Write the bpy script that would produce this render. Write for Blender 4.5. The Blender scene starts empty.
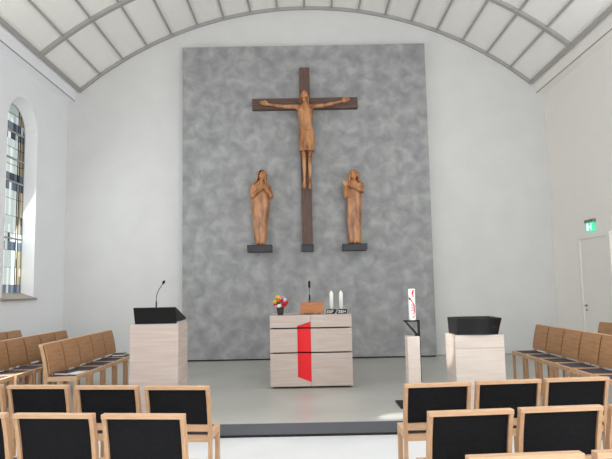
import bpy, bmesh, math, random
from mathutils import Vector, Matrix, Euler
random.seed(7)
COL = bpy.context.scene.collection
PI = math.pi

# ------------------------------------------------------------------ materials
def s2l(c):
    return tuple((v/255/12.92 if v/255 <= .04045 else ((v/255+.055)/1.055)**2.4) for v in c) + (1,)

def mat(name, rgb, rough=.6, metal=0.0, rgb2=None, scale=(1, 1, 1), nscale=5, detail=4, bump=0.0, emit=0.0,
        spec=.5, contrast=(.35, .65), coat=0.0, distortion=0.0, rgb3=None):
    m = bpy.data.materials.new(name); m.use_nodes = True
    nt = m.node_tree; b = nt.nodes['Principled BSDF']
    b.inputs['Base Color'].default_value = s2l(rgb)
    b.inputs['Roughness'].default_value = rough
    b.inputs['Metallic'].default_value = metal
    b.inputs['Specular IOR Level'].default_value = spec
    b.inputs['Coat Weight'].default_value = coat
    if emit:
        b.inputs['Emission Color'].default_value = s2l(rgb); b.inputs['Emission Strength'].default_value = emit
    if rgb2 is not None or bump:
        tc = nt.nodes.new('ShaderNodeTexCoord'); mp = nt.nodes.new('ShaderNodeMapping')
        mp.inputs['Scale'].default_value = scale
        n = nt.nodes.new('ShaderNodeTexNoise')
        n.inputs['Scale'].default_value = nscale; n.inputs['Detail'].default_value = detail
        n.inputs['Distortion'].default_value = distortion
        nt.links.new(tc.outputs['Object'], mp.inputs['Vector']); nt.links.new(mp.outputs['Vector'], n.inputs['Vector'])
        if rgb2 is not None:
            cr = nt.nodes.new('ShaderNodeValToRGB')
            cr.color_ramp.elements[0].position = contrast[0]; cr.color_ramp.elements[0].color = s2l(rgb)
            cr.color_ramp.elements[1].position = contrast[1]; cr.color_ramp.elements[1].color = s2l(rgb2)
            if rgb3 is not None:
                e = cr.color_ramp.elements.new(sum(contrast)/2); e.color = s2l(rgb3)
            nt.links.new(n.outputs['Fac'], cr.inputs['Fac']); nt.links.new(cr.outputs['Color'], b.inputs['Base Color'])
        if bump:
            bp = nt.nodes.new('ShaderNodeBump'); bp.inputs['Strength'].default_value = bump
            bp.inputs['Distance'].default_value = .01
            nt.links.new(n.outputs['Fac'], bp.inputs['Height']); nt.links.new(bp.outputs['Normal'], b.inputs['Normal'])
    return m

M = {}
M['wall'] = mat('wall_plaster', (215, 215, 214), .9, rgb2=(219, 219, 218), nscale=2)  # same plaster as the side walls, darkened to offset its stronger lighting
M['wall_left'] = mat('wall_plaster_left', (243, 245, 249), .9, rgb2=(245, 247, 250), nscale=2)  # same plaster, lightened and cooled: daylight is put into the colour
M['wall_right'] = mat('wall_plaster_right', (243, 240, 234), .9, rgb2=(245, 242, 236), nscale=2)  # same plaster, lightened and warmed: its light is put into the colour
M['ceil'] = mat('ceiling_panel', (244, 242, 238), .85, rgb2=(246, 245, 240), nscale=1.5)
M['rib'] = mat('rib_paint', (168, 165, 162), .55)
M['concrete'] = mat('polished_plaster', (132, 133, 134), .5, rgb2=(170, 171, 171), rgb3=(150, 151, 152), nscale=3.8, detail=8,
                    distortion=.35, contrast=(.30, .70), bump=.06)
M['floor'] = mat('stone_floor_sun_bright', (222, 224, 225), .45, rgb2=(214, 216, 217), nscale=1.2, detail=6)  # nave stone lightened: strong sunlight is put into its base colour
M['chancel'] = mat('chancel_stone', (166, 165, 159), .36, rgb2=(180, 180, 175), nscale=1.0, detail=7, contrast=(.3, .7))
M['riser'] = mat('step_riser', (84, 86, 91), .35, metal=.1)
M['dark'] = mat('dark_parts_and_shade', (28, 28, 29), .8)  # for bars, wicks and plinths, also stands in for shade in gaps
M['oak'] = mat('oak', (184, 140, 100), .5, rgb2=(168, 122, 83), scale=(1, 1, 14), nscale=4, detail=5)
M['oak_x'] = mat('oak_x', (204, 168, 134), .48, rgb2=(191, 152, 117), scale=(1.5, 10, 12), nscale=6, detail=5)
M['oak_z'] = mat('oak_z', (198, 160, 124), .48, rgb2=(182, 142, 107), scale=(12, 12, 1.2), nscale=6, detail=5)
M['fabric'] = mat('black_fabric', (19, 19, 21), .95, rgb2=(26, 26, 29), nscale=90, detail=2, spec=.2)
M['pad'] = mat('seat_fabric', (72, 70, 76), .95, rgb2=(82, 80, 88), nscale=90, detail=2, spec=.2)
M['ash'] = mat('limed_wood', (200, 185, 177), .6, rgb2=(184, 167, 158), scale=(.6, .6, 9), nscale=3.2, detail=7, contrast=(.32, .72))
M['ash_pale'] = mat('limed_wood_pale', (218, 207, 198), .6, rgb2=(205, 191, 180), scale=(.6, .6, 9), nscale=3.2, detail=7, contrast=(.32, .72))
M['red'] = mat('red_lacquer', (236, 24, 34), .45)
M['red_dark'] = mat('red_lacquer_deep', (180, 14, 22), .5)
M['cross'] = mat('cross_wood', (84, 62, 55), .6, rgb2=(104, 80, 72), scale=(9, 9, 1), nscale=4, detail=6)
M['cross_x'] = mat('cross_wood_x', (84, 62, 55), .6, rgb2=(100, 76, 68), scale=(1, 9, 9), nscale=4, detail=6)
M['carved'] = mat('carved_wood', (128, 78, 44), .30, rgb2=(194, 136, 88), scale=(4, 4, 1.3), nscale=2.0, detail=5, contrast=(.34, .58), coat=.25)
M['carved_dark'] = mat('carved_wood_dark', (128, 76, 44), .5, rgb2=(158, 100, 60), scale=(10, 10, 2), nscale=4, detail=5)
M['console'] = mat('console_black', (46, 49, 55), .5)
M['black'] = mat('black_metal', (13, 13, 14), .5, spec=.3)
M['gloss'] = mat('black_gloss', (58, 58, 60), .30, metal=.95)
M['steel'] = mat('steel', (150, 152, 155), .3, metal=.9)
M['grey'] = mat('grey_plate', (175, 175, 176), .4)
M['wax'] = mat('wax', (238, 243, 232), .4)
M['wax_w'] = mat('wax_white', (244, 243, 242), .4)
M['stand'] = mat('stand_wood', (160, 100, 58), .45, rgb2=(184, 122, 74), scale=(1, 6, 8), nscale=5)
M['pot'] = mat('pot', (48, 49, 52), .5)
M['leaf'] = mat('leaf', (74, 110, 52), .6)
for n, c in dict(yellow=(238, 206, 40), redf=(206, 24, 52), white=(244, 236, 238), pink=(236, 150, 175), orange=(236, 130, 50)).items():
    M[n] = mat('petal_'+n, c, .6)
M['paper'] = mat('paper', (236, 234, 230), .8)
M['cover'] = mat('book_cover', (36, 36, 44), .6)
M['sill'] = mat('sill_stone', (158, 146, 135), .6)
M['door'] = mat('door_paint', (240, 237, 231), .6)
M['sign_green'] = mat('sign_green', (70, 205, 160), .4, emit=.9)
M['sign_white'] = mat('sign_white', (235, 255, 248), .4, emit=1.0)
M['housing'] = mat('sign_housing', (120, 124, 120), .5)

# ------------------------------------------------------------------ helpers
def obj(name, bm, m, parent=None, smooth=False, loc=None):
    me = bpy.data.meshes.new(name)
    if isinstance(bm, bmesh.types.BMesh):
        bmesh.ops.recalc_face_normals(bm, faces=bm.faces[:]); bm.to_mesh(me); bm.free()
    else: me = bm
    for x in (m if isinstance(m, (list, tuple)) else [m]): me.materials.append(x)
    if smooth:
        for p in me.polygons: p.use_smooth = True
    o = bpy.data.objects.new(name, me); COL.objects.link(o)
    if parent is not None: o.parent = parent
    if loc: o.location = loc
    return o

def thing(name, label, cat, loc=(0, 0, 0), rotz=0, group=None):
    o = bpy.data.objects.new(name, None); COL.objects.link(o); o.empty_display_size = .1
    o.location = loc; o.rotation_euler = (0, 0, rotz)
    return tag(o, label, cat, group)

def tag(o, label, cat, group=None):
    o['label'] = label; o['category'] = cat
    if group: o['group'] = group
    return o

def struct(name, bm, m, parent=None, smooth=False):
    o = obj(name, bm, m, parent, smooth)
    if parent is None: o['kind'] = 'structure'
    return o

def B(): return bmesh.new()

def box(bm, x0, x1, y0, y1, z0, z1, bev=0.0, M4=None):
    r = bmesh.ops.create_cube(bm, size=1)
    vs = r['verts']
    for v in vs:
        v.co = Vector((x0+(v.co.x+.5)*(x1-x0), y0+(v.co.y+.5)*(y1-y0), z0+(v.co.z+.5)*(z1-z0)))
    if bev:
        es = {e for v in vs for e in v.link_edges}
        rr = bmesh.ops.bevel(bm, geom=list(es), offset=bev, segments=2, affect='EDGES', profile=.6)
        vs = list({v for f in rr['faces'] for v in f.verts} | {v for v in vs if v.is_valid})
    if M4 is not None:
        for v in vs: v.co = M4 @ v.co
    return bm

def prism(bm, pts, axis, a, b):
    """extrude a 2-D outline. axis 'x': pts=(y,z); 'y': pts=(x,z); 'z': pts=(x,y)"""
    def P(p, t):
        return {'x': (t, p[0], p[1]), 'y': (p[0], t, p[1]), 'z': (p[0], p[1], t)}[axis]
    A = [bm.verts.new(P(p, a)) for p in pts]; C = [bm.verts.new(P(p, b)) for p in pts]
    n = len(pts)
    bm.faces.new(A); bm.faces.new(C[::-1])
    for i in range(n): bm.faces.new((A[i], A[(i+1) % n], C[(i+1) % n], C[i]))
    return bm

def lathe(bm, prof, seg=24, c=(0, 0, 0)):
    rings = []
    for r, z in prof:
        if r < 1e-5: rings.append([bm.verts.new((c[0], c[1], c[2]+z))])
        else: rings.append([bm.verts.new((c[0]+r*math.cos(2*PI*i/seg), c[1]+r*math.sin(2*PI*i/seg), c[2]+z)) for i in range(seg)])
    for A, C in zip(rings, rings[1:]):
        for i in range(seg):
            j = (i+1) % seg
            if len(A) == 1 and len(C) == 1: continue
            if len(A) == 1: bm.faces.new((A[0], C[i], C[j]))
            elif len(C) == 1: bm.faces.new((A[i], A[j], C[0]))
            else: bm.faces.new((A[i], A[j], C[j], C[i]))
    if len(rings[0]) > 1: bm.faces.new(rings[0][::-1])
    if len(rings[-1]) > 1: bm.faces.new(rings[-1])
    return bm

def tube(bm, pts, rad, seg=10):
    pts = [Vector(p) for p in pts]
    rs = rad if isinstance(rad, (list, tuple)) else [rad]*len(pts)
    rings = []
    for i, p in enumerate(pts):
        d = (pts[min(i+1, len(pts)-1)]-pts[max(i-1, 0)]).normalized()
        u = d.cross(Vector((0, 1, 0.01)));
        if u.length < 1e-3: u = d.cross(Vector((1, 0, 0)))
        u.normalize(); w = d.cross(u)
        rings.append([bm.verts.new(p+rs[i]*(u*math.cos(2*PI*k/seg)+w*math.sin(2*PI*k/seg))) for k in range(seg)])
    for A, C in zip(rings, rings[1:]):
        for i in range(seg): bm.faces.new((A[i], A[(i+1) % seg], C[(i+1) % seg], C[i]))
    bm.faces.new(rings[0][::-1]); bm.faces.new(rings[-1])
    return bm

def ell(bm, c, r, rot=(0, 0, 0), seg=16):
    m = Matrix.Translation(c) @ Euler(rot).to_matrix().to_4x4() @ Matrix.Diagonal((*r, 1))
    bmesh.ops.create_uvsphere(bm, u_segments=seg, v_segments=max(6, seg//2), radius=1, matrix=m)
    return bm

def cap(bm, p0, p1, r0, r1, seg=12):
    """tapered limb with round ends"""
    p0, p1 = Vector(p0), Vector(p1)
    n = 6
    tube(bm, [p0.lerp(p1, i/n) for i in range(n+1)], [r0+(r1-r0)*i/n for i in range(n+1)], seg)
    ell(bm, p0, (r0,)*3, seg=seg); ell(bm, p1, (r1,)*3, seg=seg)
    return bm

def loft(bm, rings, seg=64, fold=None):
    """rings: (z, cx, cy, rx, ry); fold(phi, z) -> radius factor"""
    R = []
    for z, cx, cy, rx, ry in rings:
        r = []
        for i in range(seg):
            p = 2*PI*i/seg; k = fold(p, z) if fold else 1
            r.append(bm.verts.new((cx+rx*k*math.cos(p), cy+ry*k*math.sin(p), z)))
        R.append(r)
    for A, C in zip(R, R[1:]):
        for i in range(seg): bm.faces.new((A[i], A[(i+1) % seg], C[(i+1) % seg], C[i]))
    bm.faces.new(R[0][::-1]); bm.faces.new(R[-1])
    return bm

def interp(keys, n=4):
    out = []
    for a, b in zip(keys, keys[1:]):
        for i in range(n): out.append(tuple(x+(y-x)*i/n for x, y in zip(a, b)))
    out.append(keys[-1]); return out

def fuse(bm, voxel, smooth=3):
    """melt overlapping shapes into one continuous surface"""
    me = bpy.data.meshes.new('tmp'); bmesh.ops.recalc_face_normals(bm, faces=bm.faces[:]); bm.to_mesh(me); bm.free()
    o = bpy.data.objects.new('tmp', me); COL.objects.link(o)
    r = o.modifiers.new('r', 'REMESH'); r.mode = 'VOXEL'; r.voxel_size = voxel; r.use_smooth_shade = True
    s = o.modifiers.new('s', 'SMOOTH'); s.iterations = smooth; s.factor = .5
    dg = bpy.context.evaluated_depsgraph_get()
    out = bpy.data.meshes.new_from_object(o.evaluated_get(dg))
    bpy.data.objects.remove(o); bpy.data.meshes.remove(me)
    out.materials.clear()
    return out

# ------------------------------------------------------------------ the room
XL, XR, YB, YF = -5.22, 5.43, 12.85, -3.0        # left wall, right wall, altar wall, behind the camera
SL, SR, ZS, ZC = -5.0, 5.2, 6.13, 8.0            # springing of the vault and its crown
ZCH = 0.15; YST = 6.72                            # raised chancel and its step
CX = (SL+SR)/2; HC = (SR-SL)/2; SAG = ZC-ZS; RV = (HC*HC+SAG*SAG)/(2*SAG)
A0 = math.asin(HC/RV)
def vault(t, off=0):                              # t in 0..1 across the vault
    a = -A0+2*A0*t; return (CX+(RV+off)*math.sin(a), ZC-RV+(RV+off)*math.cos(a))

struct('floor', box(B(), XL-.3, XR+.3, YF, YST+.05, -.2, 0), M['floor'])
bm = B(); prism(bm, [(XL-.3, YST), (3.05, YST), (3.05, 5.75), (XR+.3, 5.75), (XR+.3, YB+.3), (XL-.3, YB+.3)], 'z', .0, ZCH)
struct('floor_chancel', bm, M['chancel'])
struct('trim_1', box(B(), XL, 3.05, YST-.012, YST-.0005, 0.028, ZCH-.004), M['riser'])
struct('trim_2', box(B(), XL, 3.05, YST-.006, YST-.0004, 0.0, .028), M['dark'])

# altar wall (full rectangle, the vault cuts in front of it)
struct('wall_back', box(B(), XL-.3, XR+.3, YB, YB+.3, 0, ZC+.4), M['wall'])
struct('wall_right', box(B(), XR, XR+.3, YF, YB, 0, 6.6), M['wall_right'])

# left wall with the arched window opening
WC, WR, WZ0, WZS = 10.82, .585, 1.54, 4.71
def arch(c, r, z0, zs, n=24):
    return [(c-r, z0)]+[(c-r*math.cos(PI*i/n), zs+r*math.sin(PI*i/n)) for i in range(n+1)]+[(c+r, z0)]
bm = B(); top = 6.6
outer = arch(WC, WR, WZ0, WZS); inner = arch(WC, .50, WZ0+.10, WZS-.02)
def q(*p): bm.faces.new([bm.verts.new(v) for v in p])
q((XL, YF, 0), (XL, outer[0][0], 0), (XL, outer[0][0], top), (XL, YF, top))
q((XL, outer[-1][0], 0), (XL, YB, 0), (XL, YB, top), (XL, outer[-1][0], top))
q((XL, outer[0][0], 0), (XL, outer[-1][0], 0), (XL, outer[-1][0], WZ0), (XL, outer[0][0], WZ0))
for a, b in zip(outer[1:-1], outer[2:-1]): q((XL, *a), (XL, *b), (XL, b[0], top), (XL, a[0], top))
XG = XL-.20
for i in range(len(outer)):
    a, b, c, d = outer[i], outer[(i+1) % len(outer)], inner[(i+1) % len(outer)], inner[i]
    q((XL, *a), (XL, *b), (XG, *c), (XG, *d))
bmesh.ops.remove_doubles(bm, verts=bm.verts[:], dist=1e-5)
# outer skin so the wall has thickness
XO = XL-.4
q((XO, YF, 0), (XO, inner[0][0], 0), (XO, inner[0][0], top), (XO, YF, top))
q((XO, inner[-1][0], 0), (XO, YB, 0), (XO, YB, top), (XO, inner[-1][0], top))
q((XO, inner[0][0], 0), (XO, inner[-1][0], 0), (XO, inner[-1][0], inner[0][1]), (XO, inner[0][0], inner[0][1]))
for a, b in zip(inner[1:-1], inner[2:-1]): q((XO, *a), (XO, *b), (XO, b[0], top), (XO, a[0], top))
for i in range(len(inner)):
    a, b = inner[i], inner[(i+1) % len(inner)]
    q((XG-.03, *a), (XG-.03, *b), (XO, *b), (XO, *a))
struct('wall_left', bm, M['wall_left'])

# stained glass: one mesh of coloured panes and its lead bars
def glass(name, rgb, dens=1.0):
    m = bpy.data.materials.new(name); m.use_nodes = True; nt = m.node_tree; nt.nodes.clear()
    o = nt.nodes.new('ShaderNodeOutputMaterial'); t = nt.nodes.new('ShaderNodeBsdfTransparent'); g = nt.nodes.new('ShaderNodeBsdfGlossy')
    n = nt.nodes.new('ShaderNodeTexNoise'); n.inputs['Scale'].default_value = 6
    cr = nt.nodes.new('ShaderNodeValToRGB'); c = s2l(rgb)
    cr.color_ramp.elements[0].color = tuple(v*.82 for v in c[:3])+(1,); cr.color_ramp.elements[1].color = c
    nt.links.new(n.outputs['Fac'], cr.inputs['Fac']); nt.links.new(cr.outputs['Color'], t.inputs['Color'])
    g.inputs['Roughness'].default_value = .15
    mx = nt.nodes.new('ShaderNodeMixShader'); mx.inputs['Fac'].default_value = .06
    nt.links.new(t.outputs[0], mx.inputs[1]); nt.links.new(g.outputs[0], mx.inputs[2]); nt.links.new(mx.outputs[0], o.inputs[0])
    return m
GM = [glass('glass_clear', (250, 252, 250)), glass('glass_pale', (214, 224, 214)), glass('glass_beige', (226, 220, 196)),
      glass('glass_brown', (186, 160, 120)), glass('glass_slate', (112, 122, 134)), glass('glass_olive', (150, 156, 132)),
      glass('glass_dark', (62, 68, 74))]
win = struct('window_1', B(), M['rib'])
bm = B()
ys = [WC-.5, WC-.42, WC-.33, WC-.26, WC-.14, WC-.04, WC+.04, WC+.14, WC+.26, WC+.33, WC+.42, WC+.5]
colk = [5, 3, 2, 0, 1, 0, 1, 0, 2, 3, 5]
zs = [1.64]; z = 1.64
while z < 5.2: z += .16; zs.append(z)
def zmax(y):
    d = .25-(y-WC)**2; return WZS-.02+math.sqrt(max(d, 0))
BANDS = [(1.62, 1.80), (2.50, 2.82), (3.55, 3.86), (4.55, 4.78)]
for i in range(len(ys)-1):
    for j in range(len(zs)-1):
        y0, y1, z0, z1 = ys[i], ys[i+1], zs[j], zs[j+1]
        t0, t1 = min(z1, zmax(y0)), min(z1, zmax(y1))
        if max(t0, t1) <= z0+.002: continue
        t0, t1 = max(t0, z0), max(t1, z0)
        pts = [(y0, z0), (y1, z0), (y1, t1), (y0, t0)]
        pts = [p for k, p in enumerate(pts) if p != pts[k-1]]
        f = bm.faces.new([bm.verts.new((XG-.012, *p)) for p in pts])
        zc = (z0+z1)/2; k = colk[i]
        if any(a <= zc <= b for a, b in BANDS): k = random.choice([4, 4, 4, 6, 1, 0])
        elif k == 5: k = random.choice([5, 6, 2, 4])
        elif k == 2 and random.random() < .25: k = 5
        elif k == 0 and random.random() < .15: k = 1
        f.material_index = k
obj('pane', bm, GM, win)
bm = B()
for y in (ys[3], ys[8], ys[2], ys[9]): box(bm, XG-.02, XG-.004, y-.003, y+.003, 1.64, zmax(y))
for z in zs[1::2]:
    hw = .5 if z < WZS else math.sqrt(max(0, .25-(z-WZS+.02)**2))
    if hw > .05: box(bm, XG-.019, XG-.005, WC-hw, WC+hw, z-.002, z+.002)
obj('lead_bars', bm, M['dark'], win)
bm = B()
for z in (2.66, 3.72, 4.16, 4.66): box(bm, XG-.025, XG+.004, WC-.5, WC+.5, z-.016, z+.016)
o = inner
for a, b in zip(o[:-1], o[1:]): tube(bm, [(XG-.012, *a), (XG-.012, *b)], .013, 6)
tube(bm, [(XG-.012, *o[-1]), (XG-.012, *o[0])], .013, 6)
obj('window_frame', bm, M['rib'], win)
bm = B(); prism(bm, [(XG, 1.65), (XL+.055, 1.545), (XL+.055, 1.512), (XG, 1.512)], 'y', WC-WR-.06, WC+WR+.06)
obj('window_sill', bm, M['sill'], win)

# ledges below the vault
for nm, s, xw, xs, mk in (('trim_3', -1, XL, SL, 'wall_left'), ('trim_4', 1, XR, SR, 'wall_right')):
    pts = [(xs, ZS), (xs-s*-.06, 5.90), (xs-s*-.075, 5.893), (xw, 5.86), (xw+s*.1, 5.86), (xw+s*.1, 6.5), (xs+s*.02, 6.3)]
    bm = B(); prism(bm, pts, 'y', YF, YB); struct(nm, bm, M[mk])
    bm = B(); prism(bm, [(xs+s*.056, 5.903), (xs+s*.078, 5.903), (xs+s*.078, 5.889), (xs+s*.056, 5.889)], 'y', YF, YB)
    struct('trim_5' if s < 0 else 'trim_6', bm, M['rib'])

# vaulted ceiling of square panels between ribs
bm = B(); N = 72; lo, hi = [], []
for i in range(N+1):
    x, z = vault(i/N); x2, z2 = vault(i/N, .12)
    lo.append((x, z)); hi.append((x2, z2))
prism(bm, lo+hi[::-1], 'y', YF, YB)
struct('ceiling', bm, M['ceil'])
tn = 7
def rib_long(t, w, d):
    global tn
    a = -A0+2*A0*t
    c, s = math.cos(a), math.sin(a)
    def P(u, v): return (CX+(RV-v)*s+u*c, ZC-RV+(RV-v)*c-u*s)
    bm = B(); prism(bm, [P(-w/2, -.01), P(w/2, -.01), P(w/2, d), P(-w/2, d)], 'y', YF, YB)
    struct('trim_%d' % tn, bm, M['rib']); tn += 1
for i in range(1, 18): rib_long(i/18, .042, .035)
rib_long(.004, .08, .05); rib_long(.996, .08, .05)
def rib_arc(y0, y1, d):
    global tn
    bm = B(); lo = [vault(i/N, .01) for i in range(N+1)]; hi = [vault(i/N, -d) for i in range(N+1)]
    prism(bm, lo+hi[::-1], 'y', y0, y1); struct('trim_%d' % tn, bm, M['rib']); tn += 1
rib_arc(YB-.05, YB-.001, .07)
for k in range(1, 8): rib_arc(YB-2.02*k-.05, YB-2.02*k+.05, .065)

# big grey plaster panel behind the altar
bm = box(B(), -2.61, 2.745, 12.60, YB-.002, ZCH+.03, 6.99)
struct('trim_%d' % tn, bm, M['concrete']); tn += 1
bm = box(B(), -2.59, 2.725, 12.63, YB-.002, ZCH, ZCH+.03)  # dark strip standing in for shade in the gap under the panel
struct('trim_%d' % tn, bm, M['dark']); tn += 1
struct('wall_foot_shade_left', box(B(), XL, XL+.012, YST, YB, ZCH, ZCH+.012), M['rib'])  # thin strip painting the shadow line where the left wall meets the floor
struct('wall_foot_shade_back', box(B(), XL, XR, YB-.012, YB, ZCH, ZCH+.014), M['rib'])  # same painted shadow line along the altar wall
struct('wall_foot_shade_right', box(B(), XR-.012, XR, YST, 10.3, ZCH, ZCH+.012), M['rib'])  # same painted shadow line along the right wall

# door in the right wall
d1 = struct('door_1', box(B(), XR-.03, XR+.0, 10.46, 11.51, ZCH+.005, 2.47, .004), M['door'])
bm = B()
prism(bm, [(10.37, ZCH), (10.46, ZCH), (10.46, 2.472), (11.51, 2.472), (11.51, ZCH), (11.60, ZCH), (11.60, 2.54), (10.37, 2.54)], 'x', XR-.045, XR-.0005)
obj('door_frame', bm, M['door'], d1)
bm = B(); tube(bm, [(XR-.03, 11.40, 1.205), (XR-.075, 11.40, 1.205), (XR-.08, 11.385, 1.205), (XR-.08, 11.29, 1.203)], .011)
lathe_m = Matrix.Translation((XR-.032, 11.40, 1.205)) @ Matrix.Rotation(-PI/2, 4, 'Y')
b2 = B(); lathe(b2, [(.027, 0), (.027, .008), (.02, .01), (0, .01)], 20)
for v in b2.verts: v.co = lathe_m @ v.co
me = bpy.data.meshes.new('t'); b2.to_mesh(me); b2.free(); bm.from_mesh(me)
obj('door_handle', bm, M['steel'], d1, True)
b2 = B(); lathe(b2, [(.024, 0), (.024, .008), (.018, .01), (0, .01)], 20)
for v in b2.verts: v.co = Matrix.Translation((0, 0, -.085)) @ lathe_m @ v.co
obj('keyhole_plate', b2, M['steel'], d1, True)

# emergency exit sign over the door
s = thing('exit_sign', 'small illuminated green emergency exit sign above the white door', 'exit sign', (XR, 11.05, 2.60))
sgn = s
obj('housing', box(B(), -.07, 0, -.215, .215, .175, .235, .008), M['housing'], s)
obj('sign_plate', box(B(), -.045, -.025, -.18, .18, 0.0, .178, .003), M['sign_green'], s)
def signpoly(bm, pts):                            # (u right along the wall as read from inside, v up)
    prism(bm, [(-(u-.18), v) for u, v in pts], 'x', -.0475, -.0452)
bm = B(); signpoly(bm, [(.035, .02), (.11, .02), (.11, .16), (.035, .16)]); obj('doorway_symbol', bm, M['sign_white'], s)
bm = B()
signpoly(bm, [(.20, .085), (.235, .125), (.26, .125), (.275, .085), (.265, .085), (.25, .11), (.245, .085), (.28, .055), (.275, .02), (.262, .02), (.262, .05), (.235, .065), (.205, .03), (.185, .03), (.185, .04), (.2, .045), (.225, .075), (.23, .105), (.21, .08)])
signpoly(bm, [(.25+.013*math.cos(k*PI/4), .143+.013*math.sin(k*PI/4)) for k in range(8)])
signpoly(bm, [(.13, .085), (.155, .11), (.155, .095), (.18, .095), (.18, .075), (.155, .075), (.155, .06)])
obj('running_figure_symbol', bm, M['sign_white'], s)
obj('indicator', ell(B(), (-.072, -.17, .2), (.006, .012, .012)), M['dark'], s, True)

sgn.scale = (1, .78, .95)
# ------------------------------------------------------------------ crucifix
KX = .072; KY = 12.60
cr = thing('crucifix', 'tall dark wooden cross with carved figure of a crucified man on the grey panel', 'crucifix', (KX, KY, 2.555))
obj('vertical_beam', box(B(), -.113, .113, -.14, 0, 0, 3.88, .006), M['cross'], cr)
bm = B(); box(bm, -1.145, -.114, -.138, -.002, 2.955, 3.195, .006); box(bm, .114, 1.145, -.138, -.002, 2.955, 3.195, .006)
obj('horizontal_beam', bm, M['cross_x'], cr)

# carved body: z measured from the toes; front is -y
ZF = 3.705-2.555; ZK = 1.047                                  # toes above the foot of the cross
def P(x, y, z): return (x*1.0, y-.14, z*ZK+ZF)
bm = B()
loft(bm, [(z*ZK+ZF, cx, cy-.14, rx, ry) for z, cx, cy, rx, ry in interp([
    (.92, .02, -.10, .145, .085), (1.10, .02, -.10, .158, .095), (1.22, .02, -.10, .150, .09), (1.34, .012, -.105, .132, .08),
    (1.46, .008, -.11, .145, .095), (1.60, .005, -.11, .168, .105), (1.70, .005, -.105, .172, .09), (1.775, .003, -.10, .11, .07), (1.81, 0, -.10, .06, .055)])], 48)
for sx in (-1, 1):                               # ribcage, chest and collar bones
    ell(bm, P(sx*.075, -.175, 1.655), (.075, .035, .05)); ell(bm, P(sx*.07, -.165, 1.50), (.05, .03, .08))
    cap(bm, P(sx*.02, -.165, 1.745), P(sx*.15, -.12, 1.765), .014, .014)
cap(bm, P(.0, -.1, 1.78), P(-.005, -.13, 1.86), .055, .052)           # neck
# head, slightly bowed
H0 = Vector(P(-.012, -.165, 1.945))
ell(bm, H0, (.078, .092, .115), (.2, 0, 0)); ell(bm, H0+Vector((0, -.01, -.075)), (.052, .06, .06))
ell(bm, H0+Vector((0, -.095, -.012)), (.013, .02, .032)); ell(bm, H0+Vector((0, -.098, -.035)), (.018, .015, .012))
ell(bm, H0+Vector((0, -.08, .03)), (.055, .014, .012))
for sx in (-1, 1):
    ell(bm, H0+Vector((sx*.03, -.082, .006)), (.014, .008, .008)); ell(bm, H0+Vector((sx*.045, -.065, -.03)), (.022, .02, .025))
    ell(bm, H0+Vector((sx*.079, 0, -.01)), (.012, .02, .03))
ell(bm, H0+Vector((0, -.082, -.062)), (.024, .012, .006)); ell(bm, H0+Vector((0, -.08, -.073)), (.02, .012, .006))
# arms, hands
def hand(bm, w, d, up, front, L=.19):
    w, d, up, front = Vector(w), Vector(d).normalized(), Vector(up).normalized(), Vector(front).normalized()
    cap(bm, w, w+d*L*.36, .021, .022)
    for k, (o, l) in enumerate([(-.036, .80), (-.012, .96), (.012, 1.0), (.035, .9)]):
        b = w+d*L*.42-up*o
        m_ = b+d*L*.3*l+front*.004; e = m_+d*L*.25*l+front*.010
        cap(bm, w+d*L*.2-up*o*.7, b, .012, .0115, 8); cap(bm, b, m_, .0115, .0105, 8); cap(bm, m_, e, .0105, .008, 8)
    t0 = w+d*L*.12+up*.018; t1 = t0+d*L*.18+up*.032+front*.012; t2 = t1+d*L*.2+up*.012+front*.01
    cap(bm, t0, t1, .015, .012, 8); cap(bm, t1, t2, .012, .009, 8)
for sx, pts in ((-1, [(-.165, 1.735), (-.48, 1.755), (-.77, 1.805)]), (1, [(.175, 1.735), (.48, 1.775), (.77, 1.84)])):
    a, b, c = [P(x, -.10 if i == 0 else -.07, z) for i, (x, z) in enumerate(pts)]
    cap(bm, a, b, .052, .038); cap(bm, b, c, .040, .026)
    ell(bm, Vector(a)+Vector((0, 0, -.005)), (.062, .06, .058)); ell(bm, Vector(a).lerp(Vector(b), .45), (.09, .045, .046))
    ell(bm, Vector(b).lerp(Vector(c), .3), (.08, .042, .041))
    d = (Vector(c)-Vector(b)).normalized()
    hand(bm, c, d+Vector((0, -.03, .04)), (0, 0, 1), (0, -1, 0), .22)
# legs and feet
for sx, hx, kx, ax, fx in ((-1, -.045, -.040, -.035, -.075), (1, .085, .085, .078, .085)):
    cap(bm, P(hx, -.11, 1.0), P(kx, -.14, .72), .075, .052)
    ell(bm, P(kx, -.165, .71), (.042, .035, .05))
    cap(bm, P(kx, -.13, .70), P(ax, -.10, .20), .050, .030)
    ell(bm, P((kx+ax)/2, -.10, .52), (.046, .05, .12))
    cap(bm, P(ax, -.10, .19), P(fx, -.15, .045), .032, .03)
    ell(bm, P(ax, -.075, .16), (.028, .03, .035))
    for k in range(5):
        x = fx+(k-2)*.0145
        cap(bm, P(ax+(x-fx)*.8, -.13, .10), P(x, -.165, .02+abs(k-(0 if sx > 0 else 4))*.005), .013, .010, 8)
fig = obj('carved_figure', fuse(bm, .007, 1), M['carved'], cr)
bm = B()                                          # long cloth from waist to knee
def clothfold(p, z): return 1+.035*math.sin(9*p+3*z)+.02*math.sin(17*p)
loft(bm, [(z*ZK+ZF, cx, cy-.14, rx, ry) for z, cx, cy, rx, ry in interp([(.80, .022, -.10, .158, .125), (.83, .022, -.10, .165, .13), (.95, .022, -.10, .168, .125), (1.10, .02, -.10, .168, .115), (1.22, .02, -.10, .160, .105), (1.245, .02, -.10, .150, .10)])], 80, clothfold)
cap(bm, P(.03, -.215, 1.19), P(.10, -.19, 1.10), .03, .012); cap(bm, P(.03, -.215, 1.19), P(.02, -.215, 1.02), .026, .012)
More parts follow.
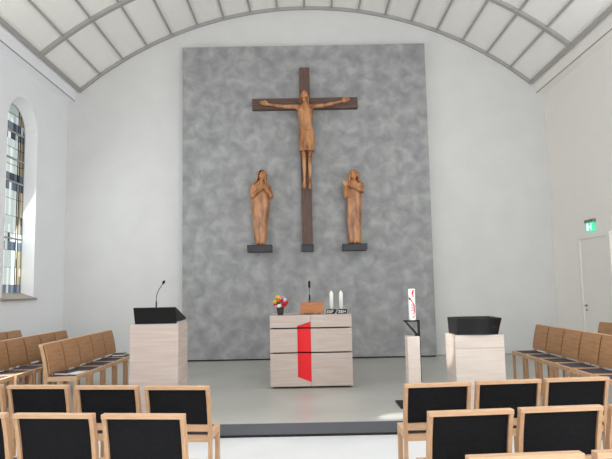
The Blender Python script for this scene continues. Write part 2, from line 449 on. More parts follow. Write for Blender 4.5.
cap(bm, P(-.12, -.17, 1.235), P(.03, -.218, 1.195), .016, .02); cap(bm, P(.15, -.16, 1.24), P(.03, -.218, 1.195), .016, .02)
obj('loincloth', fuse(bm, .009, 2), M['carved'], fig)
bm = B()                                          # dark disc painting in the shade under the hem
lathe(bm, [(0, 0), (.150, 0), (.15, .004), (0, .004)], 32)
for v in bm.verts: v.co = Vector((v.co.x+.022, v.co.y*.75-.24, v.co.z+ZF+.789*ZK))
obj('hem_shade_disc', bm, M['carved_dark'], fig)
bm = B()                                          # hair to the shoulders and short beard
ell(bm, H0+Vector((0, .034, .028)), (.086, .085, .098))
for sx in (-1, 1): cap(bm, H0+Vector((sx*.078, .03, .0)), H0+Vector((sx*.085, .045, -.14)), .022, .016)
for k in range(5): cap(bm, H0+Vector(((k-2)*.02, -.062+abs(k-2)*.008, -.09)), H0+Vector(((k-2)*.012, -.075, -.145+abs(k-2)*.008)), .016, .009)
obj('hair', fuse(bm, .008, 2), M['carved'], fig)

# consoles on the panel
def console(x0, x1, z0, z1, d, label):
    t = thing('wall_console', label, 'console', ((x0+x1)/2, KY, z0), 0, 'black consoles on the grey panel')
    w = (x1-x0)/2
    obj('block', box(B(), -w, w, -d, 0, 0, z1-z0, .004), M['console'], t)
    obj('top_plate', box(B(), -w-.004, w+.004, -d-.004, 0, z1-z0, z1-z0+.008, .002), M['black'], t)
console(-.055, .20, 2.41, 2.545, .16, 'narrow black block at the foot of the dark wooden cross')
console(-1.19, -.68, 2.41, 2.545, .34, 'black block carrying the veiled wooden statue left of the cross')
console(.81, 1.315, 2.405, 2.535, .34, 'black block carrying the wooden statue with bobbed hair right of the cross')

def face(bm, c, s=1.0, yaw=0.0, pitch=0.0):
    R = Euler((pitch, 0, yaw)).to_matrix(); c = Vector(c)
    def e(p, r): ell(bm, c+R @ (Vector(p)*s), tuple(v*s for v in r), (pitch, 0, yaw))
    e((0, 0, 0), (.074, .088, .108)); e((0, -.02, -.065), (.048, .055, .05))
    e((0, -.092, -.012), (.012, .018, .034)); e((0, -.096, -.036), (.016, .013, .011)); e((0, -.076, .028), (.052, .014, .010))
    for sx in (-1, 1): e((sx*.028, -.079, .006), (.014, .008, .007)); e((sx*.042, -.062, -.03), (.022, .02, .024)); e((sx*.074, .0, -.01), (.011, .018, .028))
    e((0, -.082, -.06), (.022, .011, .006)); e((0, -.08, -.071), (.018, .011, .006))

# veiled woman, hands folded on the breast
g1 = thing('wooden_statue', 'carved wooden statue of a veiled woman with folded hands on a black block', 'statue', (-.905, KY-.17, 2.553))
bm = B()
def robe(p, z): return 1+(.035*math.sin(7*p+.6)+.02*math.sin(4*p+2.1))*max(0, min(1, (1.25-z)/.5))
loft(bm, interp([(0, -.02, 0, .108, .10), (.05, -.02, 0, .112, .10), (.35, -.015, 0, .135, .115), (.7, -.005, 0, .168, .125), (.95, .005, 0, .185, .13),
                 (1.12, .0, 0, .190, .13), (1.25, -.01, 0, .178, .115), (1.32, .0, 0, .12, .09), (1.38, .01, -.01, .07, .07)]), 96, robe)
face(bm, (.045, -.075, 1.475), .98, .35, .28)
cap(bm, (.01, -.02, 1.33), (.035, -.06, 1.42), .055, .05)
cap(bm, (-.14, -.02, 1.25), (-.165, -.06, 1.05), .07, .062); cap(bm, (-.155, -.09, 1.05), (.04, -.185, 1.19), .058, .034)
cap(bm, (.15, -.02, 1.25), (.215, -.06, 1.04), .062, .058); cap(bm, (.215, -.09, 1.03), (.10, -.19, 1.20), .055, .034)
hand(bm, (.05, -.185, 1.185), (.45, -.1, .75), (-.8, 0, .5), (0, -1, 0), .15)
hand(bm, (.105, -.195, 1.185), (-.35, -.12, .8), (.8, -.3, .4), (0, -1, 0), .15)
for sx in (-1, 1): ell(bm, (-.02+sx*.055, -.115, .03), (.04, .06, .03))
w1 = obj('figure', fuse(bm, .009, 2), M['carved'], g1)
bm = B()
def vf(p, z): return 1+.03*math.sin(13*p)
def shell(bm, rings, a0, a1, th, seg=40):         # open mantle: front is at -90 deg
    out, inn = [], []
    for z, cx, cy, rx, ry in rings:
        ro, ri = [], []
        for i in range(seg+1):
            p = a0+(a1-a0)*i/seg; k = 1+.02*math.sin(15*p)
            ro.append(bm.verts.new((cx+(rx+th)*k*math.cos(p), cy+(ry+th)*k*math.sin(p), z)))
            ri.append(bm.verts.new((cx+rx*k*math.cos(p), cy+ry*k*math.sin(p), z)))
        out.append(ro); inn.append(ri)
    for A, C in ((out[i], out[i+1]) for i in range(len(out)-1)):
        for i in range(seg): bm.faces.new((A[i], A[i+1], C[i+1], C[i]))
    for A, C in ((inn[i], inn[i+1]) for i in range(len(inn)-1)):
        for i in range(seg): bm.faces.new((A[i+1], A[i], C[i], C[i+1]))
    for k in (0, -1):
        for i in range(seg): bm.faces.new((out[k][i], out[k][i+1], inn[k][i+1], inn[k][i]))
    for i in range(len(out)-1):
        for e_ in (0, seg): bm.faces.new((out[i][e_], out[i+1][e_], inn[i+1][e_], inn[i][e_]))
shell(bm, interp([(.04, -.025, .01, .096, .088), (.5, -.028, .01, .128, .108), (.95, -.015, .01, .170, .12), (1.15, -.02, .0, .190, .13), (1.27, -.01, 0, .18, .13),
                  (1.35, .015, -.02, .11, .11), (1.42, .03, -.045, .092, .105), (1.50, .038, -.06, .088, .10), (1.56, .036, -.05, .07, .085), (1.60, .034, -.04, .035, .05), (1.612, .034, -.04, .012, .015)]), -.28*PI, 1.16*PI, .022)
obj('veil', fuse(bm, .010, 2), M['carved'], w1)

# young man with bobbed hair, hands brought together at his shoulder
g2 = thing('wooden_statue', 'carved wooden statue of a robed man with bobbed hair holding up his hands', 'statue', (1.065, KY-.17, 2.543))
bm = B()
def robe2(p, z): return 1+(.03*math.sin(7*p+.3)+.015*math.sin(11*p))*max(0, min(1, (1.1-z)/.4)) - .10*math.exp(-((p-1.5*PI-.05)/.10)**2)*(1 if z < .85 else 0)
loft(bm, interp([(0, 0, 0, .130, .105), (.05, 0, 0, .138, .11), (.4, 0, 0, .148, .112), (.8, .008, 0, .158, .115), (1.0, .01, 0, .160, .118),
                 (1.15, .01, 0, .175, .118), (1.27, .012, 0, .178, .11), (1.33, .01, 0, .11, .085), (1.38, .01, -.01, .06, .06)]), 96, robe2)
cap(bm, (.01, -.02, 1.33), (.015, -.05, 1.42), .052, .048)
face(bm, (.012, -.065, 1.475), .98, -.35, .22)
cap(bm, (-.14, -.02, 1.27), (-.165, -.09, 1.02), .062, .05); cap(bm, (-.165, -.10, 1.02), (-.165, -.19, 1.20), .048, .032)
cap(bm, (.165, -.02, 1.27), (.175, -.10, 1.12), .062, .055); cap(bm, (.175, -.11, 1.12), (-.08, -.205, 1.23), .052, .032)
hand(bm, (-.09, -.205, 1.23), (-.8, -.1, .35), (.3, 0, .9), (0, -1, 0), .15)
hand(bm, (-.165, -.20, 1.19), (-.25, -.15, .75), (.9, 0, .2), (0, -1, 0), .15)
for sx in (-1, 1): ell(bm, (sx*.06, -.11, .03), (.042, .06, .03))
w2 = obj('figure', fuse(bm, .009, 2), M['carved'], g2)
bm = B()
ell(bm, (.022, -.03, 1.50), (.108, .095, .105)); 
for k in range(11):
    a = -.12*PI+k*1.24*PI/10
    x, y = .022+.100*math.cos(a), -.03+.085*math.sin(a)
    cap(bm, (x, y, 1.50), (x*1.08, y*1.05, 1.355), .026, .024)
for k in range(5): cap(bm, (.018, -.06, 1.575), (-.045+k*.032, -.135, 1.535), .022, .018)
obj('hair', fuse(bm, .009, 2), M['carved'], w2)

# ------------------------------------------------------------------ altar
AX0, AX1, AY0, AY1, AZ = -.54, .69, 8.97, 9.87, 1.228
al = thing('altar', 'block altar of limed wood with shadow gaps and a red recess in front', 'altar', (.075, AY0, ZCH))
def L(x, z): return (x-.075, z-ZCH)
g = .011
tiers = [(ZCH+.03, .672-g), (.672+g, 1.036-g), (1.036+g, AZ)]
SX = .072; RX0 = -.130
rl = {0: [(RX0, .312), (SX, .238)], 2: [(RX0, 1.069), (SX, 1.131)]}
D = AY1-AY0
for k, (z0, z1) in enumerate(tiers):
    if k == 0: pl = [L(AX0, z0), L(SX-.002, z0), L(SX-.002, .238), L(RX0, .312), L(RX0, z1), L(AX0, z1)]; pr = [L(SX-.002, .238), L(RX0, .312), L(RX0, z1), L(SX-.002, z1)]
    elif k == 1: pl = [L(AX0, z0), L(RX0, z0), L(RX0, z1), L(AX0, z1)]; pr = [L(RX0, z0), L(SX-.002, z0), L(SX-.002, z1), L(RX0, z1)]
    else: pl = [L(AX0, z0), L(RX0, z0), L(RX0, 1.069), L(SX-.002, 1.131), L(SX-.002, z1), L(AX0, z1)]; pr = [L(RX0, z0), L(SX-.002, z0), L(SX-.002, 1.131), L(RX0, 1.069)]
    bm = B(); prism(bm, pl, 'y', 0, D); obj('block', bm, M['ash'], al)
    obj('block', box(B(), SX+.002-.075, AX1-.075, 0, D, z0-ZCH, z1-ZCH), M['ash'], al)
    bm = B()                                      # slanting red back of the recess
    F_ = [bm.verts.new((x, .05 if x < -.1 else .008, z)) for x, z in pr]; G_ = [bm.verts.new((x, .3, z)) for x, z in pr]
    n = len(pr); bm.faces.new(F_); bm.faces.new(G_[::-1])
    for i in range(n): bm.faces.new((F_[i], F_[(i+1) % n], G_[(i+1) % n], G_[i]))
    obj('red_panel', bm, M['red'], al)
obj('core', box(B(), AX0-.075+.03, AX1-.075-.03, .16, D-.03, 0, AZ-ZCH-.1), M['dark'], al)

# flowers in a pot
fl = thing('flower_pot', 'dark pot of yellow, red, white and pink flowers on the left of the altar', 'flowers', (-.385, 9.11, AZ))
bm = B(); lathe(bm, [(.040, 0), (.043, .01), (.058, .11), (.062, .125), (.058, .125), (.052, .11), (0, .105)], 24); obj('pot', bm, M['pot'], fl, True)
bm = B()
for k in range(46):
    a = random.random()*2*PI; r = random.random()**.5*.085; z = .12+random.random()*.13
    ell(bm, (r*math.cos(a), r*math.sin(a), z), (.022, .007, .013), (random.random()*3, random.random()*3, a), 8)
for k in range(12):
    a = k*PI/6; tube(bm, [(0, 0, .10), (.03*math.cos(a), .03*math.sin(a), .16), (.06*math.cos(a), .06*math.sin(a), .22)], .003, 5)
obj('foliage', bm, M['leaf'], fl)
def rose(c, s, m, lab):
    bm = B(); ell(bm, (0, 0, 0), (.5*s, .5*s, .5*s), seg=10)
    for ring, (n, r, t) in enumerate(((3, .28, .35), (5, .5, .75), (6, .72, 1.05))):
        for i in range(n):
            a = 2*PI*i/n+ring
            ell(bm, (r*s*math.cos(a), r*s*math.sin(a), (.25-.2*ring)*s), (.10*s, .42*s, .52*s), (0, t*.6, a), 8)
    o = obj('flower', bm, M[m], fl, True, loc=c); o.rotation_euler = (.9+random.uniform(-.3, .3), random.uniform(-.4, .4), 0); o['label'] = lab
for c, s, m, lab in [((.07, -.06, .16), .045, 'redf', 'deep red rose'), ((.02, -.07, .215), .036, 'redf', 'red rose'), ((-.01, -.085, .145), .034, 'white', 'white flower'),
                     ((-.055, -.07, .135), .03, 'pink', 'pink flower'), ((-.08, -.05, .205), .032, 'yellow', 'yellow flower'), ((-.035, -.04, .275), .036, 'yellow', 'yellow flower'),
                     ((.065, -.03, .235), .034, 'white', 'white flower'), ((-.035, -.08, .225), .024, 'orange', 'orange flower'), ((.035, -.03, .27), .028, 'pink', 'pink flower'),
                     ((-.005, -.04, .245), .026, 'white', 'white flower'), ((.095, 0, .19), .03, 'redf', 'red rose'), ((-.08, .03, .16), .026, 'redf', 'red rose'), ((0, .06, .23), .032, 'yellow', 'yellow flower')]:
    rose(c, s, m, lab)

# wooden book stand
bs = thing('book_stand', 'small brown wooden book stand in the middle of the altar', 'book stand', (.101, 9.2, AZ))
bm = B(); prism(bm, [(0, .03), (.05, .185), (.24, .12), (.24, .03)], 'x', -.178, .178); obj('desk_box', bm, M['stand'], bs)
obj('ledge', box(B(), -.185, .185, -.02, .004, .022, .045, .004), M['stand'], bs)
for x in (-.13, .10): obj('foot', box(B(), x, x+.03, -.01, .22, 0, .03), M['carved_dark'], bs)

mc = thing('table_microphone', 'slim black table microphone standing upright behind the wooden book stand', 'microphone', (.070, 9.62, AZ))
bm = B(); lathe(bm, [(.06, 0), (.06, .012), (.05, .02), (.015, .026), (0, .026)], 28); obj('base', bm, M['black'], mc, True)
bm = B(); lathe(bm, [(.012, .02), (.012, .19), (.020, .20), (.020, .215), (.016, .225), (.012, .29), (.0045, .305), (.0045, .42), (0, .42)], 14); obj('stem', bm, M['black'], mc, True)
bm = B(); lathe(bm, [(.0205, .199), (.0215, .205), (.0205, .212)], 14); o = obj('collar', bm, M['steel'], mc, True)
bm = B(); lathe(bm, [(.006, .405), (.017, .42), (.019, .43), (.019, .505), (.013, .52), (0, .523)], 14); obj('foam_head', bm, M['black'], mc, True)

# two candles on black lettered holders
def holder(x, pts, strokes, label, side):
    h = thing('candle_holder', label, 'candle holder', (x, 9.26, AZ), 0, 'black candle holders on the altar')
    bm = B(); prism(bm, pts, 'y', 0, .075); obj('body', bm, M['black'], h)
    bm = B()
    for (a, b) in strokes:
        p, q_ = Vector((a[0], 0, a[1])), Vector((b[0], 0, b[1])); d = (q_-p).normalized(); nn = Vector((-d.z, 0, d.x))*.0035
        prism(bm, [((p+nn).x, (p+nn).z), ((q_+nn).x, (q_+nn).z), ((q_-nn).x, (q_-nn).z), ((p-nn).x, (p-nn).z)], 'y', -.002, .001)
    obj('lettering', bm, M['paper'], h)
    bm = B(); lathe(bm, [(.036, .066), (.036, .071), (0, .071)], 20, (0, .037, 0)); obj('dish', bm, M['black'], h)
def glyphs(x0, word, w=.026, h=.032, z=.018):
    G = {'M': [((0, 0), (0, 1)), ((0, 1), (.5, .4)), ((.5, .4), (1, 1)), ((1, 1), (1, 0))], 'G': [((1, 1), (0, 1)), ((0, 1), (0, 0)), ((0, 0), (1, 0)), ((1, 0), (1, .5)), ((1, .5), (.5, .5))],
         'F': [((0, 0), (0, 1)), ((0, 1), (1, 1)), ((0, .5), (.8, .5))], 'Z': [((0, 1), (1, 1)), ((1, 1), (0, 0)), ((0, 0), (1, 0))],
         'E': [((1, 1), (0, 1)), ((0, 1), (0, 0)), ((0, 0), (1, 0)), ((0, .5), (.8, .5))], 'N': [((0, 0), (0, 1)), ((0, 1), (1, 0)), ((1, 0), (1, 1))]}
    out = []
    for i, c in enumerate(word):
        for a, b in G[c]: out.append(((x0+i*(w+.010)+a[0]*w, z+a[1]*h), (x0+i*(w+.010)+b[0]*w, z+b[1]*h)))
    return out
holder(.408, [(-.082, 0), (.045, 0), (.078, .068), (-.082, .068)], glyphs(-.070, 'EGF'), 'black lettered holder under the left white altar candle', -1)
holder(.558, [(-.075, 0), (.088, 0), (.088, .068), (-.042, .068)], glyphs(-.046, 'ZEN', .030), 'black lettered holder under the right white altar candle', 1)
for x, lab in ((.408, 'left of the two plain white candles, nearer the book stand'), (.558, 'right of the two plain white candles, nearer the altar edge')):
    c = thing('candle', lab, 'candle', (x, 9.297, AZ+.071), 0, 'plain white candles on the altar')
    bm = B(); lathe(bm, [(.031, 0), (.031, .235), (.029, .25), (.008, .285), (.004, .288), (0, .288)], 24); obj('wax_body', bm, M['wax'], c, True)
    bm = B(); tube(bm, [(0, 0, .284), (.001, 0, .295), (.003, 0, .302)], .0015, 6); obj('wick', bm, M['dark'], c)

# ------------------------------------------------------------------ left lectern
lc = thing('lectern', 'tall limed wood block lectern with a black sloping desk on top', 'lectern', (-1.83, 7.2, ZCH))
obj('pedestal', box(B(), -.292, .292, 0, .57, .02, 1.075, .004), M['ash'], lc)
obj('plinth', box(B(), -.27, .27, .02, .55, 0, .02), M['dark'], lc)
obj('base_plate', box(B(), -.24, .285, .02, .54, 1.075, 1.105, .002), M['grey'], lc)
bm = B(); prism(bm, [(.02, 1.085), (.56, 1.115), (.57, 1.128), (-.04, 1.285), (-.06, 1.278)], 'x', -.235, .27)
obj('desk', bm, M['black'], lc)
obj('page_stop', box(B(), -.23, .262, .545, .57, 1.11, 1.15, .003), M['black'], lc)
gm = thing('gooseneck_microphone', 'thin black gooseneck microphone rising from the sloping black lectern desk', 'microphone', (-1.845, 7.36, 1.393))
bm = B(); lathe(bm, [(.016, 0), (.016, .03), (.009, .035), (.009, .10), (.005, .11), (0, .11)], 14); obj('base', bm, M['black'], gm, True)
bm = B(); tube(bm, [(0, 0, .09), (.002, 0, .16), (.012, 0, .21), (.035, -.01, .255), (.068, -.02, .30), (.085, -.025, .325)], .0042, 8); obj('gooseneck', bm, M['black'], gm, True)
bm = B(); ell(bm, (.097, -.028, .343), (.017, .017, .026), (0, .55, 0)); obj('foam_head', bm, M['black'], gm, True)

# ------------------------------------------------------------------ right pedestal with black font
fp = thing('font_pedestal', 'low limed wood block pedestal carrying the glossy black basin', 'pedestal', (2.06, 7.1, ZCH))
obj('lower_block', box(B(), -.292, .292, 0, .48, .02, .729, .003), M['ash_pale'], fp)
obj('upper_block', box(B(), -.292, .292, 0, .48, .736, .887, .003), M['ash_pale'], fp)
obj('joint', box(B(), -.286, .286, .006, .474, .729, .736), M['ash'], fp)
obj('plinth', box(B(), -.275, .275, .02, .46, 0, .02), M['dark'], fp)
ft = thing('font_basin', 'glossy black angular basin on the pale pedestal', 'basin', (2.05, 7.12, ZCH+.887))
bm = B()
def basin(z, e, inset=0):
    pts = []
    x0, x1, y0, y1 = -.252+inset, .245+e-inset, .0+inset, .40-inset
    pts.append((x0, y0-e*1.2))
    for k in range(1, 12):
        t = k/12; pts.append((x0+(x1-x0)*t, y0-.045*math.sin(PI*t)*(1 if not inset else .9)-e*1.3))
    pts += [(x1, y0-e*1.2), (x1+.01, (y0+y1)/2), (x1, y1), (0, y1+.03), (x0-e*.3, y1)]
    return [bm.verts.new((x, y, z)) for x, y in pts]
R = [basin(.0, 0), basin(.012, 0), basin(.10, .015), basin(.195, .035), basin(.20, .035, .006), basin(.19, .03, .014), basin(.07, .0, .06)]
for A, C in zip(R, R[1:]):
    n = len(A)
    for i in range(n): bm.faces.new((A[i], A[(i+1) % n], C[(i+1) % n], C[i]))
bm.faces.new(R[0][::-1]); bm.faces.new(R[-1])
obj('shell', bm, M['gloss'], ft)

# ------------------------------------------------------------------ paschal candle
ps = thing('candle_stand', 'slim pale wooden post with black metal bracket holding the decorated candle', 'candle stand', (1.337, 7.4, ZCH))
obj('post', box(B(), -.082, .070, 0, .2, .02, .86, .003), M['ash_pale'], ps)
obj('foot_plate', box(B(), -.2, .14, -.05, .40, 0, .02, .002), M['black'], ps)
bm = B(); box(bm, .0705, .088, .05, .13, .30, 1.05); box(bm, -.105, .088, .05, .13, 1.038, 1.056)
prism(bm, [(-.095, 1.04), (-.075, 1.04), (.072, .875), (.072, .855), (.055, .855)], 'y', .06, .12); box(bm, .03, .072, .05, .13, .86, .872)
obj('bracket', bm, M['black'], ps)
pc = thing('paschal_candle', 'thick white candle with red ornament on the black bracket', 'candle', (1.342, 7.49, ZCH+1.056))
bm = B(); lathe(bm, [(.042, 0), (.043, .01), (.043, .385), (.040, .392), (.006, .39), (0, .39)], 32); obj('wax_body', bm, M['wax_w'], pc, True)
bm = B(); tube(bm, [(0, 0, .388), (0, 0, .405)], .002, 6); obj('wick', bm, M['dark'], pc)
def decal(name, polys, m):
    bm = B()
    for pts in polys:                             # (u,-1..1 across the visible half; v height)
        for i in range(len(pts)-1):
            (u0, v0, h0), (u1, v1, h1) = pts[i], pts[i+1]
            n = 4
            for k in range(n):
                a, b = k/n, (k+1)/n
                r = []
                for t, sgn in ((a, -1), (b, -1), (b, 1), (a, 1)):
                    u = u0+(u1-u0)*t; v = v0+(v1-v0)*t; h = h0+(h1-h0)*t
                    ang = -PI/2+math.asin(max(-.98, min(.98, u)))
                    r.append(bm.verts.new((.0436*math.cos(ang), .0436*math.sin(ang), v+sgn*h)))
                bm.faces.new(r)
    o = obj(name, bm, m, pc); s_ = o.modifiers.new('s', 'SOLIDIFY'); s_.thickness = .001; return o
decal('red_arch_relief', [[(-.92, .275, .018), (-.5, .262, .012), (-.1, .235, .012), (.25, .20, .014), (.5, .165, .03), (.62, .13, .04)], [(.3, .135, .045), (.62, .14, .045)]], M['red_dark'])
decal('red_flame_relief', [[(-.15, .33, .01), (.1, .335, .035), (.3, .35, .03), (.5, .365, .008)], [(.1, .29, .01), (.4, .305, .012)]], M['red'])
decal('red_pattern_relief', [[(-.45+.02*k, .12+.02*k, .004), (.25, .12+.02*k, .004)] for k in range(5)], M['red'])
decal('red_letter_relief', [[(-.1, .085, .004), (.45, .085, .004)], [(-.1, .065, .02), (.0, .065, .02)], [(.35, .065, .02), (.45, .065, .02)], [(-.1, .03, .004), (.45, .05, .004)], [(.1, .035, .012), (.2, .035, .012)]], M['red_dark'])

# ------------------------------------------------------------------ chairs
W = .53
def yo(z):                                        # backward lean of the back
    t = max(0, (z-.45)/.41); return .075*(1-t**1.7)
def curved(bm, x0, x1, z0, z1, yf, yr, n=8):
    zz = [z0+(z1-z0)*i/n for i in range(n+1)]
    prism(bm, [(yo(z)+yf, z) for z in zz]+[(yo(z)+yr, z) for z in zz[::-1]], 'x', x0, x1)
FI = .028
def make_chair():
    t = thing('oak_chair', 'x', 'chair')
    for s_ in (-1, 1):
        bm = B(); x0, x1 = sorted((s_*(W/2), s_*(W/2-.027)))
        zz = [.45+.39*i/8 for i in range(9)]
        prism(bm, [(.045, 0), (.085, 0), (.085, .44)]+[(yo(z)+.012, z) for z in zz]+[(yo(z)-.030, z) for z in zz[::-1]]+[(.045, .44)], 'x', x0, x1)
        obj('leg', bm, M['oak_z'], t)
        bm = B(); x0, x1 = sorted((s_*(W/2-FI), s_*(W/2-FI-.036))); box(bm, x0, x1, .39, .428, 0, .43, .002); obj('leg', bm, M['oak_z'], t)
    bm = B(); box(bm, -W/2+.028, W/2-.028, .055, .085, .415, .47, .002); box(bm, -W/2+FI, W/2-FI, .39, .43, .43, .478, .002)
    for s_ in (-1, 1):
        prism(bm, [(s_*(W/2-.002), .085), (s_*(W/2-FI), .391), (s_*(W/2-FI-.04), .391), (s_*(W/2-.042), .085)], 'z', .425, .478)
    box(bm, -W/2+.05, W/2-.06, .085, .392, .455, .468)
    obj('seat_frame', bm, M['oak_x'], t)
    bm = B(); prism(bm, [(-W/2+.045, .09), (W/2-.045, .09), (W/2-FI-.042, .388), (-W/2+FI+.042, .388)], 'z', .466, .480); obj('seat_pad', bm, M['pad'], t)
    obj('top_rail', box(B(), -W/2, W/2, yo(.86)-.032, yo(.86)+.0215, .838, .866, .003), M['oak_x'], t)
    bm = B(); curved(bm, -W/2+.027, W/2-.027, .50, .555, .010, -.028, 2); obj('lower_rail', bm, M['oak_x'], t)
    bm = B(); curved(bm, -W/2+.014, W/2-.014, .515, .862, .036, .0225); obj('backrest', bm, M['oak'], t)
    bm = B(); curved(bm, -W/2+.0275, W/2-.0275, .556, .84, .010, -.012); obj('back_upholstery', bm, M['fabric'], t)
    return t
proto = make_chair(); used = [False]
kids = list(proto.children)
def chair(x, y, z, rz, label, group, sx=1.0):
    if not used[0]: t = proto; used[0] = True
    else:
        t = proto.copy(); COL.objects.link(t)
        for k in kids:
            c = k.copy(); COL.objects.link(c); c.parent = t
    t.location = (x, y, z); t.rotation_euler = (0, 0, rz); t.scale = (sx, 1, 1)
    t['label'] = label; t['group'] = group
    return t
rad = math.radians
GL, GR = 'black-backed chairs left of the aisle', 'black-backed chairs right of the aisle'
for i, (x, y, lab) in enumerate([(-1.04, 4.84, 'aisle-end chair of the left front row, before the tall lectern'), (-1.63, 4.93, 'black-backed chair second from the aisle in the left front row'),
                                 (-2.237, 5.03, 'black-backed chair third from the aisle in the left front row'), (-2.83, 5.12, 'black-backed chair fourth from the aisle in the left front row, cut by the frame')]):
    chair(x, y, 0, rad(-6.5), lab, GL)
for x, y, lab in [(-1.02, 3.775, 'aisle-end black-backed chair of the left second row'), (-1.605, 3.845, 'black-backed chair second from the aisle in the left second row'),
                  (-2.19, 3.92, 'black-backed chair third from the aisle in the left second row, cut by the frame')]:
    chair(x, y, 0, rad(-6.5), lab, GL)
for x, y, lab in [(1.025, 4.735, 'aisle-end black-backed chair of the right front row, beside the slim candle post'), (1.608, 4.815, 'black-backed chair second from the aisle in the right front row'),
                  (2.18, 4.87, 'black-backed chair third from the aisle in the right front row')]:
    chair(x, y, 0, rad(4), lab, GR)
for x, y, lab in [(.994, 3.695, 'aisle-end black-backed chair of the right second row'), (1.568, 3.75, 'black-backed chair second from the aisle in the right second row'),
                  (2.15, 3.79, 'black-backed chair third from the aisle in the right second row, cut by the frame')]:
    chair(x, y, 0, rad(4.5), lab, GR)
for x, y, lab in [(.97, 2.735, 'nearest oak chair at the aisle, only its top rail showing'), (1.555, 2.77, 'nearest oak chair at the right edge, only a rail corner showing')]:
    chair(x, y, 0, rad(3.5), lab, GR)
ORD = ['first', 'second', 'third', 'fourth', 'fifth', 'sixth']
SXS = .935; PT = .507
near = []
for i in range(5):
    near.append(chair(-3.19, 9.74-PT*(i+.5), ZCH, -PI/2, 'oak chair, %s from the altar wall in the inner left side row' % ORD[i], 'inner side row on the left', SXS))
for i in range(6):
    chair(-4.03, 9.98-PT*(i+.5), ZCH, -PI/2, 'oak chair, %s from the altar wall in the middle left side row' % ORD[i], 'middle side row on the left', SXS)
for i in range(2):
    chair(-4.92, 10.25-PT*(i+.5), ZCH, -PI/2, 'oak chair, %s from the altar wall in the left row along the window wall' % ORD[i], 'outer side row on the left', SXS)
for i in range(6):
    chair(3.55, 9.12-PT*(i+.5), ZCH, PI/2, 'oak chair, %s from the altar wall in the inner right side row' % ORD[i], 'inner side row on the right', SXS)
for i in range(1):
    chair(4.69, 9.46-PT*(i+.5), ZCH, PI/2, 'oak chair in the outer right side row by the door wall', 'outer side row on the right', SXS)

# song books lying on two seats of the left row
def book(x, y, z, rz, label):
    b = thing('song_book', label, 'book', (x, y, z), rz)
    bm = B(); box(bm, -.09, .09, -.13, .13, 0, .004); box(bm, -.09, .09, -.13, .13, .024, .028); box(bm, -.094, -.088, -.13, .13, 0, .028)
    obj('cover', bm, M['cover'], b)
    obj('pages', box(B(), -.088, .086, -.126, .126, .004, .024), M['paper'], b)
book(-3.19+.24, 9.74-PT*.5, ZCH+.482, .1, 'dark song book on the left side-row seat beside the tall lectern')
b_ = book(-3.19+.22, 9.74-PT*4.5, ZCH+.482, -.25, 'dark song book on the left side-row seat nearest the camera')
s_ = thing('song_sheet', 'white folded paper on the left side-row seat nearest the camera', 'paper', (-3.19+.345, 9.74-PT*4.5+.03, ZCH+.482), -.1)
obj('sheet', box(B(), -.045, .045, -.12, .12, 0, .006), M['paper'], s_)

# ------------------------------------------------------------------ light
w = bpy.data.worlds.new('World'); bpy.context.scene.world = w; w.use_nodes = True
bg = w.node_tree.nodes['Background']; bg.inputs['Color'].default_value = (.93, .97, 1, 1); bg.inputs['Strength'].default_value = 1.05

def area(name, loc, target, size, power, color=(1, 1, 1), sy=None):
    l = bpy.data.lights.new(name, 'AREA'); l.energy = power; l.color = color; l.size = size
    if sy: l.shape = 'RECTANGLE'; l.size_y = sy
    o = bpy.data.objects.new(name, l); COL.objects.link(o); o.location = loc
    o.rotation_euler = (Vector(target)-Vector(loc)).to_track_quat('-Z', 'Y').to_euler()
    return o
def spot(name, loc, target, power, ang, blend=.3, color=(1, 1, 1), rad_=.05):
    l = bpy.data.lights.new(name, 'SPOT'); l.energy = power; l.color = color; l.spot_size = math.radians(ang); l.spot_blend = blend; l.shadow_soft_size = rad_
    o = bpy.data.objects.new(name, l); COL.objects.link(o); o.location = loc
    o.rotation_euler = (Vector(target)-Vector(loc)).to_track_quat('-Z', 'Y').to_euler()
    return o
area('added_fill_left', (-5.1, 3.5, 3.4), (1, 6.5, 1.0), 6, 70, (.95, .98, 1), 3)  # added lamp acting for left windows that are not built
area('added_fill_right', (5.3, 3.0, 3.6), (-4, 9, 2.5), 6, 120, (.95, .97, 1), 3)  # added unseen lamp that lifts the left wall
area('added_fill_to_right_wall', (-5.15, 7.7, 3.9), (5, 9.2, 4.0), 1.6, 62, (1, 1, .99), 3)  # added lamp out of view, brightens the right wall
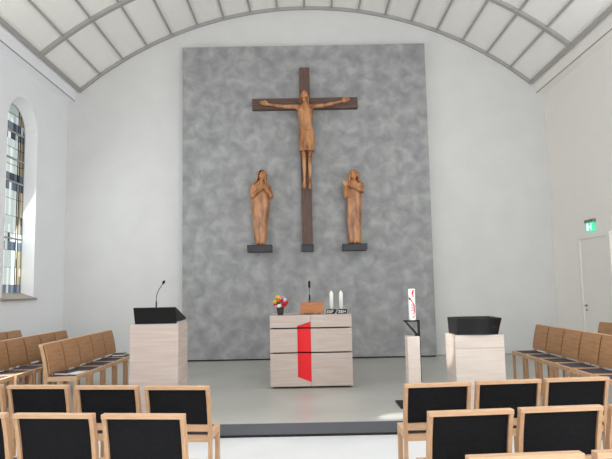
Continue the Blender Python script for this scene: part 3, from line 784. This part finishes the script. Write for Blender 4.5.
area('added_fill_to_left_wall', (5.35, 8.0, 4.2), (-5, 9.2, 4.0), 2.2, 78, (.93, .96, 1), 3)  # added lamp out of view, brightens the left wall
o = area('added_overhead_fill', (0, 4.6, 7.7), (0, 4.6, 0), 7, 98, (1, 1, 1), 3.0); o.data.spread = math.radians(75)  # added overhead lamp to whiten the nave floor, no roof opening there
area('added_ceiling_fill', (2.0, -2.0, 1.6), (1.8, 7.5, 8), 6.5, 320, (1, .99, .97), 2.5)  # added lamp behind the camera that brightens the ceiling directly
area('added_reveal_fill', (-5.40, 10.82, 3.3), (0, 10.6, 1.0), .9, 45, (.92, .98, 1), 3)  # added lamp inside the glass to brighten the window reveal
spot('sun_patch_spot_floor', (-4.9, 3.2, 5.2), (1.02, 6.95, .15), 6500, 2.2, .6, (1, .98, .94))  # added spot lamp imitating a sun patch on the chancel floor
spot('sun_patch_spot_seat', (-4.6, 6.2, 5.2), (-3.6, 7.35, .63), 3500, 8, .4, (1, .95, .85))  # added spot lamp imitating sun on a left side-row seat
spot('sun_patch_spot_right', (-4.9, 2.5, 5.0), (2.95, 8.3, .15), 4000, 3, .5, (1, .96, .9))  # added spot lamp imitating a sun patch below the right chairs

# ------------------------------------------------------------------ camera
F = 590; PIT = math.atan(59.5/F); ROL = math.radians(1.1); YAW = math.radians(.2)
cam = bpy.data.cameras.new('camera'); co = bpy.data.objects.new('camera', cam); COL.objects.link(co)
cam.sensor_width = 36; cam.lens = F*36/612; cam.clip_end = 200; cam.clip_start = .05
f = Vector((math.sin(YAW)*math.cos(PIT), math.cos(YAW)*math.cos(PIT), math.sin(PIT)))
r0 = Vector((math.cos(YAW), -math.sin(YAW), 0)); u0 = r0.cross(f)
r = math.cos(ROL)*r0-math.sin(ROL)*u0; u = math.sin(ROL)*r0+math.cos(ROL)*u0
mw = Matrix((r, u, -f)).transposed().to_4x4(); mw.translation = (0, 0, 1.62)
co.matrix_world = mw
sc = bpy.context.scene; sc.camera = co
sc.view_settings.view_transform = 'Standard'; sc.view_settings.look = 'None'; sc.view_settings.exposure = 0
